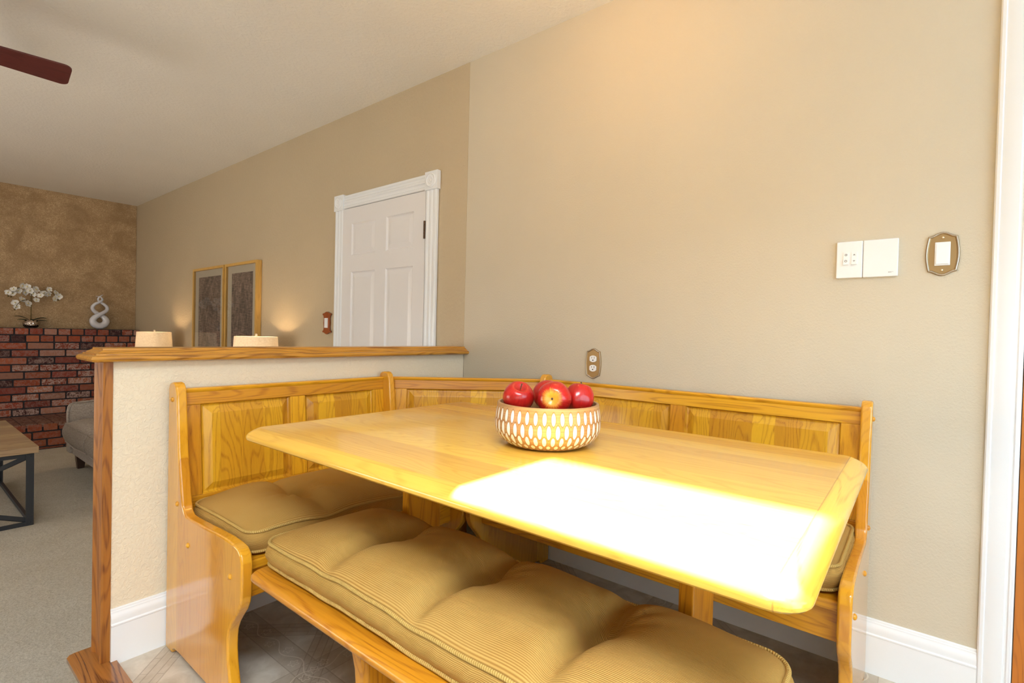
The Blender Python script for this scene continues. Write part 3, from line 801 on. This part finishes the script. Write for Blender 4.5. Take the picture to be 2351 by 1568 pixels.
for dz in (.0205, -.0205):
    bm = BM(); out = [(.0165*max(-1, min(1, 1.18*math.cos(a))), .0145*math.sin(a)) for a in [2*PI*k/24 for k in range(24)]]
    prism(bm, [(a, b+dz) for a, b in out], 'X', -.0062, -.002); rc = obj('socket', bm, M_wplastic, t)
    b = BM(); box(b, -.0066, -.006, .0055, .0072, dz+.0015, dz+.0085); box(b, -.0066, -.006, -.0072, -.0055, dz+.0005, dz+.0095)
    prism(b, [(.0028*math.cos(2*PI*k/12), dz-.006+.0028*math.sin(2*PI*k/12)) for k in range(12)], 'X', -.0066, -.006); obj('slots', b, M_slot, rc)
b = BM(); sphere(b, (-.004, 0, 0), .003, .6, 1, 1, 12, 8); obj('screw', b, M_plate, t)
t = wallplate('light_switch', 'aged brass switch plate with rope edge and white rocker near the doorway trim', -1.944, 1.303, .0395, .065, 'switch')
obj('rocker_frame', bx(-.0062, -.002, -.0178, .0178, -.0345, .0345), M_wplastic, t, bevel=.0015)
bm = BM(); prism(bm, [(-.0062, -.0305), (-.0100, -.030), (-.0078, 0), (-.0068, .0305), (-.0062, .0305)], 'Y', -.0145, .0145); obj('rocker', bm, M_wplastic, t, bevel=.0006)
for dz in (.048, -.048):
    b = BM(); sphere(b, (-.0035, 0, dz), .0036, .6, 1, 1, 12, 8); obj('screw', b, plain('brass_screw', (.75, .66, .5), .25, metal=.9), t)
# white double control plate
t = thing('fan_control_plate', 'white double wall plate with two small rockers, left of the brass switch', 'control panel', (0, -1.762, 1.301))
obj('plate', bx(-.012, -.0, .0115, .082, -.0585, .0585), M_wplastic, t, bevel=.003)
bl = obj('blank_plate', bx(-.012, -.0, -.079, .0105, -.0585, .0585), M_wplastic, t, bevel=.003)
obj('inset_panel', bx(-.0126, -.0118, .0235, .0675, -.0215, .0285), M_wplastic, t)
for yy, kind in ((.0555, 'c'), (.0335, 't')):
    bm = BM(); prism(bm, [(-.012, -.0165), (-.0185, -.0160), (-.0150, .004), (-.0140, .0235), (-.012, .0235)], 'Y', yy-.0075, yy+.0075)
    rk = obj('rocker', bm, M_wplastic, t, bevel=.0006)
    b = BM()
    if kind == 'c':
        for dz, xx in ((.0155, -.0148), (-.0045, -.0170)):
            tube(b, [(xx, yy+.0030*math.cos(a), dz+.0030*math.sin(a)) for a in [2*PI*k/14 for k in range(14)]], .0007, 5, closed=True)
        box(b, -.0150, -.0142, yy-.0005, yy+.0005, .0135, .0175)
    else:
        prism(b, [(yy-.0035, .0130), (yy+.0035, .0130), (yy, .0180)], 'X', -.0150, -.0140)
        prism(b, [(yy-.0035, -.0030), (yy+.0035, -.0030), (yy, -.0075)], 'X', -.0172, -.0155)
    obj('symbol', b, M_gprint, rk)
b = BM(); y_ = -.0625
for k in range(5): box(b, -.0126, -.0119, y_+.0016*k, y_+.0016*k+.0010, -.0470+.0006*(k % 2), -.0440)
box(b, -.0126, -.0119, -.068, -.063, -.0446, -.0440)
obj('maker_mark', b, M_gprint, bl)
# ornate wooden switch plate in the living room
t = thing('light_switch', 'ornate carved wooden switch plate with white rocker beside the white panel door', 'switch', (-.004, 1.308, 1.084))
o_ = [(-.030, .050), (-.040, .056), (-.038, .066), (-.022, .068), (-.012, .075), (0, .078), (.012, .075), (.022, .068), (.038, .066), (.040, .056), (.030, .050), (.026, .03), (.030, 0), (.026, -.03), (.030, -.050), (.040, -.056), (.038, -.066), (.022, -.068), (.012, -.075), (0, -.078), (-.012, -.075), (-.022, -.068), (-.038, -.066), (-.040, -.056), (-.030, -.050), (-.026, -.03), (-.030, 0), (-.026, .03)]
obj('plate', prism(BM(), [(a*1.25, b) for a, b in o_], 'X', -.012, 0), oak('red_oak_plate', 'Z', 'Y', None, (.40, .11, .02), (.2, .05, .01), .3), t, bevel=.002)
obj('rocker', bx(-.016, -.008, -.019, .019, -.034, .034), M_wplastic, t, bevel=.0015)

# ------------------------------------------------------------------ framed art
M_frame = oak('light_oak_frame', 'Z', 'Y', None, (.62, .36, .10), (.40, .20, .05), .4, .1, contrast=.6)
def mat_art(name, seed):
    s = NT(name); x, y, z = s.xyz(s.obj())
    a = s.noise(s.comb(s.math('ADD', s.math('MULTIPLY', y, 14), seed), s.math('MULTIPLY', z, 90), 0), 1, 4, .7)
    b = s.noise(s.comb(s.math('ADD', s.math('MULTIPLY', y, 70), seed), s.math('MULTIPLY', z, 12), 0), 1, 4, .7)
    f = s.mr(s.math('MULTIPLY', s.math('ADD', a, b), .5), .40, .60)
    f2 = s.mr(s.noise(s.comb(s.math('ADD', s.math('MULTIPLY', y, 6), seed), s.math('MULTIPLY', z, 3), 0), 1, 5, .7, 1.5), .46, .56)
    c = s.mix(f, (.44, .31, .24), (.10, .08, .07)); c = s.mix(s.math('MULTIPLY', f2, .45), c, (.03, .03, .035))
    return s.set(color=c, rough=.5)
M_mat = plain('cream_mat_board', (.62, .55, .42), .6)
s = NT('picture_glass'); tp = s.n('ShaderNodeBsdfTransparent'); gl = s.n('ShaderNodeBsdfGlossy', {'Roughness': .02})
fr_ = s.n('ShaderNodeFresnel', {'IOR': 1.4}); mm_ = s.n('ShaderNodeMixShader', {0: fr_.outputs[0], 1: tp.outputs[0], 2: gl.outputs[0]})
s.t.links.new(mm_.outputs[0], s.t.nodes['Material Output'].inputs[0]); M_glass = s.m
for (ya, yb, lab, sd) in ((2.915, 3.615, 'oak framed dark print on the living room wall, left one nearer the fireplace', 3.), (2.29, 2.892, 'oak framed dark print on the living room wall, right one nearer the door', 11.)):
    t = thing('framed_print', lab, 'picture', (-.004, (ya+yb)/2, .66), 0, 'pair of framed prints')
    hwid = (yb-ya)/2; H_ = .930; f = .022; bm = BM()
    for a in ((-hwid, -hwid+f, 0, H_), (hwid-f, hwid, 0, H_)): box(bm, -.042, 0, a[0], a[1], a[2], a[3])
    box(bm, -.042, 0, -hwid+f, hwid-f, H_-f, H_); box(bm, -.042, 0, -hwid+f, hwid-f, 0, f)
    obj('frame', bm, M_frame, t, smooth=False)
    obj('mat_board', bx(-.022, -.014, -hwid+f, hwid-f, f, H_-f), M_mat, t, smooth=False)
    obj('print', bx(-.0235, -.0215, -hwid+.105, hwid-.105, .10, H_-.085), mat_art('woven_print_'+str(int(sd)), sd), t, smooth=False)
    b = BM(); b.faces.new([b.verts.new(p) for p in ((-.034, -hwid+f, H_-f), (-.034, hwid-f, H_-f), (-.034, hwid-f, f), (-.034, -hwid+f, f))]); obj('glass', b, M_glass, t, recalc=False)

# ------------------------------------------------------------------ lamps, side tables, sofa
M_cer = plain('pale_ceramic', (.70, .66, .58), .3)
M_dwood = plain('dark_wood', (.045, .022, .014), .4)
for (x, y, lab) in ((-.245, 4.0, 'table lamp with cream linen drum shade near the fireplace corner, the left one'), (-.228, 1.88, 'table lamp with cream linen drum shade, the right one nearer the white door')):
    st = thing('side_table', 'dark wooden side table behind the half wall carrying the '+('left' if y > 3 else 'right')+' lamp', 'side table', (x, y+.0, FL), 0, 'side tables')
    obj('top', bx(-.20, .20, -.20, .20, .48, .51), M_dwood, st, bevel=.004)
    for sx in (-.17, .17):
        for sy in (-.17, .17): obj('leg', bx(sx-.02, sx+.02, sy-.02, sy+.02, 0, .48), M_dwood, st)
    t = thing('table_lamp', lab, 'lamp', (x, y, FL+.51), 0, 'pair of table lamps')
    bm = BM(); lathe(bm, [(0, 0), (.07, 0), (.075, .012), (.06, .03), (.085, .10), (.095, .17), (.07, .26), (.03, .31), (.018, .33), (.012, .36), (.012, .46), (0, .46)], 32); obj('base', bm, M_cer, t)
    zt = .975-(FL+.51); bm = BM()
    lathe(bm, [(.157, zt-.235), (.1585, zt-.235), (.1435, zt), (.142, zt)], 64); bm.faces.ensure_lookup_table()
    obj('lamp_shade', bm, M_shade, t, angle=60)
    b = BM(); tube(b, [(0, 0, .44), (0, 0, zt+.002)], .004, 8)
    for a in (0, 2*PI/3, 4*PI/3): tube(b, [(0, 0, zt-.008), (.141*math.cos(a), .141*math.sin(a), zt-.008)], .002, 6)
    obj('shade_spider', b, plain('brass_rod', (.55, .42, .22), .3, metal=.9), t)
    b = BM(); lathe(b, [(0, zt), (.008, zt), (.009, zt+.010), (.0085, zt+.017), (.004, zt+.022), (0, zt+.022)], 14); obj('finial', b, plain('pearl_finial', (.78, .68, .55), .25), t)
    light('lamp_bulb', 'POINT', (x, y, .895), None, 4.0, (1, .70, .38), radius=.03)
SF = thing('sofa', 'light grey linen two seat sofa along the living room wall past the oak post', 'sofa', (-.50, 2.95, FL))
def rbox(nm, x0, x1, y0, y1, z0, z1, r=.03, segs=4, par=SF, m=M_sofa, loc=None): return obj(nm, bx(x0, x1, y0, y1, z0, z1), m, par, bevel=r, segs=segs)
def pip(nm, pts, r=.005, closed=False): return obj(nm, tube(BM(), pts, r, 8, closed=closed), M_sofa, SF)
rbox('base', -.42, .42, -.80, .80, .12, .29, .012)
def arm(y0, y1):
    bm = BM(); prism(bm, [(-.445, .13), (.42, .13), (.42, .60), (.30, .585), (-.25, .565), (-.41, .555), (-.438, .53), (-.448, .48)], 'Y', y0, y1)
    return obj('arm', bm, M_sofa, SF, bevel=.022, segs=4)
arm(.71, .82); arm(-.82, -.71)
rbox('backrest', .20, .44, -.72, .72, .25, .74, .06)
for a, b in ((.012, .705), (-.705, -.012)):
    bm = BM(); n = 14; L_ = []
    for i in range(n+1):
        row = []
        for j in range(n+1):
            u, v = -1+2*i/n, -1+2*j/n; row.append(bm.verts.new((-.125+u*.345, (a+b)/2+v*(b-a)/2, .395+.045*((1-u**4)*(1-v**4))**.5)))
        L_.append(row)
    for i in range(n):
        for j in range(n): bm.faces.new((L_[i][j], L_[i+1][j], L_[i+1][j+1], L_[i][j+1]))
    per = [L_[i][0] for i in range(n)]+[L_[n][j] for j in range(n)]+[L_[i][n] for i in range(n, 0, -1)]+[L_[0][j] for j in range(n, 0, -1)]
    prev = per
    for k in range(1, 6):
        f_k = k/5; ring = []
        for v in per:
            c = v.co; ox = -1 if c.x < -.46 else 0; ring.append(bm.verts.new((c.x+ox*.022*math.sin(f_k*PI), c.y, c.z-(.135+(.015 if ox else 0))*f_k)))
        for m in range(len(per)):
            m2 = (m+1) % len(per); bm.faces.new((prev[m], ring[m], ring[m2], prev[m2]))
        prev = ring
    sc = obj('seat_cushion', bm, M_sofa, SF, angle=70)
    for zz in (.394, .245):
        obj('piping', tube(BM(), [(-.13+.345*0, a, zz)] and [(-.47, a+.004, zz), (-.475, (a+b)/2, zz+(-.0 if zz > .3 else -.012)), (-.47, b-.004, zz)], .005, 8), M_sofa, sc)
pip('piping', [(-.452, .712, .30), (-.452, .712, .53), (-.43, .712, .556), (-.25, .711, .568), (.15, .711, .582)])
for sx in (-.37, .37):
    for sy in (-.70, .70):
        bm = BM(); loft(bm, [[(sx+a*r, sy+b*r, z) for a, b in ((-1, -1), (1, -1), (1, 1), (-1, 1))] for r, z in ((.022, 0), (.034, .122))]); obj('leg', bm, M_dwood, SF)

# ------------------------------------------------------------------ coffee table
CT = thing('coffee_table', 'coffee table with pale wood top on a black angle iron frame with cross braces', 'table', (-1.845, 2.885, FL))
M_steel = plain('black_steel', (.035, .040, .050), .45, metal=.3)
def mat_ct():
    s = NT('pale_plank_top'); x, y, z = s.xyz(s.obj())
    c, f = oak_nodes(s, x, y, z, .10, (.46, .33, .20), (.20, .125, .07), 2., .9)
    return s.set(color=c, rough=.5, spec=.3, normal=s.bump(f, .1, .001))
hx, hy = .485, .615
obj('top', bx(-hx-.012, hx+.018, -hy-.02, hy+.02, .440, .478), mat_ct(), CT, bevel=.002)
for sx in (-1, 1):
    for sy in (-1, 1):
        bm = BM(); x, y = sx*hx, sy*hy
        prism(bm, [(x, y), (x-sx*.036, y), (x-sx*.036, y-sy*.005), (x-sx*.005, y-sy*.005), (x-sx*.005, y-sy*.036), (x, y-sy*.036)], 'Z', 0, .4395)
        lg = obj('leg', bm, M_steel, CT, smooth=False)
        b = BM()
        for zz in (.02, .42): b = BM(); sphere(b, (x-sx*.018, y+sy*.0005, zz), .006, 1, .5, 1, 10, 6); obj('bolt', b, M_steel, lg)
for sy in (-1, 1):
    y = sy*(hy-.006)
    for z0 in (.0, .414): obj('rail', bx(-hx+.005, hx-.005, y-.004, y+.004, z0, z0+.025), M_steel, CT, smooth=False)
    for x0, z0, x1, z1 in ((-hx+.02, .03, 0, .42), (hx-.02, .42, 0, .21), (hx-.02, .03, 0, .21), (-hx+.02, .42, 0, .21))[1:3]+((-hx+.02, .42, 0, .21), (-hx+.02, .03, 0, .21)):
        L_ = math.hypot(x1-x0, z1-z0); mm = Matrix.Translation((x0, y-sy*.005, z0)) @ Matrix.Rotation(-math.atan2(z1-z0, x1-x0), 4, 'Y')
        bm = BM(); box(bm, 0, L_, -.003, .003, -.014, .014, M=mm); box(bm, 0, L_, -.003-.02*sy*0, .018, .011, .014, M=mm); obj('brace', bm, M_steel, CT, smooth=False)
for sx in (-1, 1):
    x = sx*(hx-.006)
    for z0 in (.0, .414): obj('rail', bx(x-.012, x+.004, -hy+.005, hy-.005, z0, z0+.025), M_steel, CT, smooth=False)

# ------------------------------------------------------------------ ceiling fan
FN = thing('ceiling_fan', 'ceiling fan with dark mahogany paddle blades over the living room', 'ceiling fan', (-2.05, 1.32, ZC))
FZ = 2.205-ZC
M_mah = oak('mahogany', 'X', 'Y', None, (.115, .022, .022), (.050, .010, .012), .4, .1, contrast=.7)
bm = BM(); lathe(bm, [(0, 0), (.07, 0), (.065, -.04), (.014, -.06), (.014, -.20), (.09, -.22), (.12, -.26), (.12, -.32), (.08, -.37), (0, -.38)], 32); obj('motor_housing', bm, M_bronze, FN)
for k in range(5):
    a = 2*PI*k/5+math.radians(-4)
    pts = []
    for cx, cy, a0 in ((.66-.03, .088-.03, 0), (.20+.02, .065-.02, 90), (.20+.02, -.065+.02, 180), (.66-.03, -.088+.03, 270)):
        rr_ = .03 if cx > .4 else .02
        for q in range(6): t_ = math.radians(a0+90*q/5); pts.append((cx+rr_*math.cos(t_), cy+rr_*math.sin(t_)))
    o = obj('blade', prism(BM(), pts, 'Z', -.004, .004), M_mah, FN, bevel=.0015, segs=2)
    o.location = (0, 0, FZ); o.rotation_euler = Euler((math.radians(-9), 0, a), 'XYZ')
    b = BM(); box(b, .09, .25, -.018, .018, .004, .010); q = obj('blade_bracket', b, M_bronze, o)

# ------------------------------------------------------------------ orchid and sculpture on the brick ledge
ORX, ORY = -.940, 5.418
OR = thing('potted_orchid', 'white orchid with arching stems in a hammered silver pot on the brick ledge', 'plant', (ORX, ORY, TOPZ))
def mat_hammer():
    s = NT('hammered_silver'); v = s.n('ShaderNodeTexVoronoi', {'Vector': s.obj(), 'Scale': 85}).outputs['Distance']
    return s.set(color=(.62, .54, .50), metal=1., rough=.16, normal=s.bump(v, 1., .004))
bm = BM(); lathe(bm, [(0, 0), (.042, 0), (.060, .014), (.069, .036), (.066, .058), (.052, .078), (.046, .082), (.042, .079), (.05, .06), (0, .058)], 40); obj('pot', bm, mat_hammer(), OR)
bm = BM(); lathe(bm, [(0, .070), (.044, .068)], 20); obj('soil', bm, plain('dark_moss', (.03, .025, .015), .9), OR, recalc=True)
M_leaf = plain('orchid_leaf', (.012, .045, .022), .35); M_stemg = plain('orchid_stem', (.13, .09, .03), .6)
s = NT('orchid_petal'); s.set(color=(.86, .84, .80), rough=.6, spec=.2); M_petal = s.m
M_lip = plain('orchid_lip', (.75, .62, .22), .5)
def leaf(yaw, ln_, rise, wd):
    bm = BM(); n = 12; rows_ = []
    for i in range(n+1):
        t = i/n; r = ln_*t; z = .066+rise*math.sin(t*PI*.62); ww = wd*math.sin(PI*min(1, t*.93+.07))**.6
        rows_.append([(r*math.cos(yaw)-c*ww*math.sin(yaw), r*math.sin(yaw)+c*ww*math.cos(yaw), z+.35*abs(c)*ww+dz) for c, dz in ((-1, 0), (0, 0), (1, 0), (0, -.002))])
    loft(bm, rows_); return obj('leaf', bm, M_leaf, OR, angle=60)
leaf(math.radians(8), .125, .040, .020); leaf(math.radians(172), .13, .052, .018); leaf(math.radians(-20), .13, .012, .016); leaf(math.radians(200), .12, .018, .016); leaf(math.radians(-75), .06, .02, .016)
base = Vector((ORX, ORY, TOPZ))
def stem(pts): 
    P = [Vector(p)-base for p in pts]; sm = []
    for i in range(len(P)-1):
        a, b, c, d = P[max(i-1, 0)], P[i], P[i+1], P[min(i+2, len(P)-1)]
        for k in range(6):
            t = k/6; sm.append(.5*((2*b)+(-a+c)*t+(2*a-5*b+4*c-d)*t*t+(-a+3*b-3*c+d)*t**3))
    sm.append(P[-1]); obj('stem', tube(BM(), sm, .0030, 7), M_stemg, OR)
Y5 = 5.40
stem([(-.944, ORY, 1.05), (-.945, Y5, 1.16), (-.946, Y5, 1.30), (-.93, Y5-.01, 1.35), (-.88, Y5-.02, 1.375), (-.84, Y5-.02, 1.385), (-.80, Y5-.02, 1.378), (-.765, Y5-.02, 1.345), (-.733, Y5-.02, 1.298)])
stem([(-.940, ORY, 1.05), (-.942, Y5, 1.18), (-.945, Y5-.02, 1.32), (-.98, Y5-.03, 1.395), (-1.03, Y5-.03, 1.40), (-1.09, Y5-.03, 1.36), (-1.115, Y5-.02, 1.32)])
stem([(-.944, ORY, 1.05), (-.945, Y5-.02, 1.20), (-.97, Y5-.03, 1.27), (-1.01, Y5-.03, 1.265), (-1.05, Y5-.03, 1.225), (-1.066, Y5-.03, 1.18)])
fl_pts = [(-1.121, 1.340), (-1.084, 1.375), (-1.085, 1.331), (-1.044, 1.363), (-1.020, 1.415), (-.982, 1.410), (-.960, 1.372), (-.915, 1.385), (-.930, 1.340), (-.880, 1.325), (-.912, 1.275), (-.994, 1.350), (-1.016, 1.274), (-1.066, 1.240), (-1.056, 1.198), (-.975, 1.235), (-.810, 1.395), (-.846, 1.352), (-.812, 1.345), (-.758, 1.360), (-.731, 1.326), (-.768, 1.300)]
def flower(x, z, k):
    rr = random.Random(k*3+1); bm = BM(); r = .034*rr.uniform(.85, 1.12)
    ez = Euler((math.radians(rr.uniform(55, 115)), math.radians(rr.uniform(-35, 35)), math.radians(rr.uniform(-50, 50))), 'XYZ').to_matrix().to_4x4()
    for q in range(5):
        a = math.radians(90+72*q); wide = q in (1, 4); ww = r*(.62 if wide else .40); n = 6; rows_ = []
        for i in range(n+1):
            t = i/n; rad = r*(.08+.95*t); hwd = ww*math.sin(PI*min(.98, t*.85+.10))**.7; zz = -.006*math.sin(t*PI)+.006*t*t
            rows_.append([(rad*math.cos(a)-c*hwd*math.sin(a), rad*math.sin(a)+c*hwd*math.cos(a), zz+.25*abs(c)*hwd+dz+(0 if wide else -.002)) for c, dz in ((-1, 0), (-.5, 0), (0, 0), (.5, 0), (1, 0), (0, -.0012))])
        loft(bm, rows_)
    bm.transform(ez); f = obj('flower', bm, M_petal, OR, angle=60, loc=(x-ORX, Y5-.035-ORY+rr.uniform(-.025, .02), z-TOPZ))
    b = BM(); sphere(b, (0, 0, .004), .0055, 1, 1.3, .9, 8, 6); b.transform(ez); obj('flower_lip', b, M_lip, f)
for k, (x, z) in enumerate(fl_pts): flower(x, z, k)
for k, (x, z) in enumerate(((-.733, 1.290), (-.725, 1.298), (-1.098, 1.298), (-1.118, 1.305), (-1.07, 1.168))):
    b = BM(); sphere(b, (x-ORX, Y5-.02-ORY, z-TOPZ), .008, 1, 1, 1.2, 10, 8); obj('bud', b, M_stemg, OR)

SX_, SY_ = -.367, 5.415
SCU = thing('figure_eight_sculpture', 'glossy white twisted loop sculpture on the brick ledge near the corner', 'sculpture', (SX_, SY_, TOPZ))
M_cer2 = plain('white_glazed_ceramic', (.66, .66, .72), .12, coat=.5)
def catmull(P, n=10):
    P = [Vector(p) for p in P]; out = []
    for i in range(len(P)-1):
        a, b, c, d = P[max(i-1, 0)], P[i], P[i+1], P[min(i+2, len(P)-1)]
        for k in range(n):
            t = k/n; out.append(.5*((2*b)+(-a+c)*t+(2*a-5*b+4*c-d)*t*t+(-a+3*b-3*c+d)*t**3))
    out.append(P[-1]); return out
def strand(P):
    Q = catmull([(p[0], p[1], p[2]) for p in P]); Rr = catmull([(p[3], 0, 0) for p in P]); return Q, [max(q.x, .001) for q in Rr]
A_ = [(.025, 0, .036, .036), (-.010, 0, .036, .037), (-.045, 0, .055, .036), (-.059, 0, .092, .033), (-.045, -.004, .127, .029), (-.012, -.012, .155, .025), (.030, -.012, .185, .021), (.062, -.004, .215, .019), (.064, 0, .250, .0175), (.040, .006, .282, .0150), (.008, .010, .305, .0125), (-.012, .008, .330, .0105), (-.008, .0, .356, .0085), (.012, 0, .378, .005), (.030, 0, .392, .0015)]
B_ = [(-.025, 0, .036, .036), (.010, 0, .036, .037), (.045, 0, .055, .036), (.059, 0, .092, .033), (.045, .006, .127, .028), (.012, .014, .155, .024), (-.030, .012, .185, .021), (-.058, .004, .215, .019), (-.062, 0, .250, .0180), (-.040, -.006, .282, .0155), (-.004, -.010, .305, .0135), (.020, -.008, .330, .0115), (.016, 0, .354, .0085), (-.008, 0, .368, .005), (-.036, 0, .370, .0015)]
bm = BM()
for P in (A_[::-1], B_[::-1]):
    Q, Rr = strand(P); tube(bm, Q, Rr, 18)
for v in bm.verts:
    if v.co.z < .0: v.co.z = 0
    v.co.x *= 1.02
obj('twisted_body', bm, M_cer2, SCU, angle=80)

# ------------------------------------------------------------------ ceiling light of the nook (out of frame above the table)
CL = thing('ceiling_light', 'round frosted ceiling light above the dining nook', 'lamp', (-.75, -.95, ZC))
bm = BM(); lathe(bm, [(0, 0), (.17, 0), (.17, -.03), (.165, -.035)], 40); obj('rim', bm, M_bronze, CL)
light('nook_lamp', 'POINT', (-.62, -1.0, ZC-.14), None, 6.0, (1, .54, .18), radius=.08)
KL = thing('ceiling_light', 'rectangular white ceiling light box in the kitchen side of the room', 'lamp', (-2.35, -2.25, ZC))
obj('housing', bx(-.65, .65, -.32, .32, -.09, 0), M_white, KL, bevel=.01)
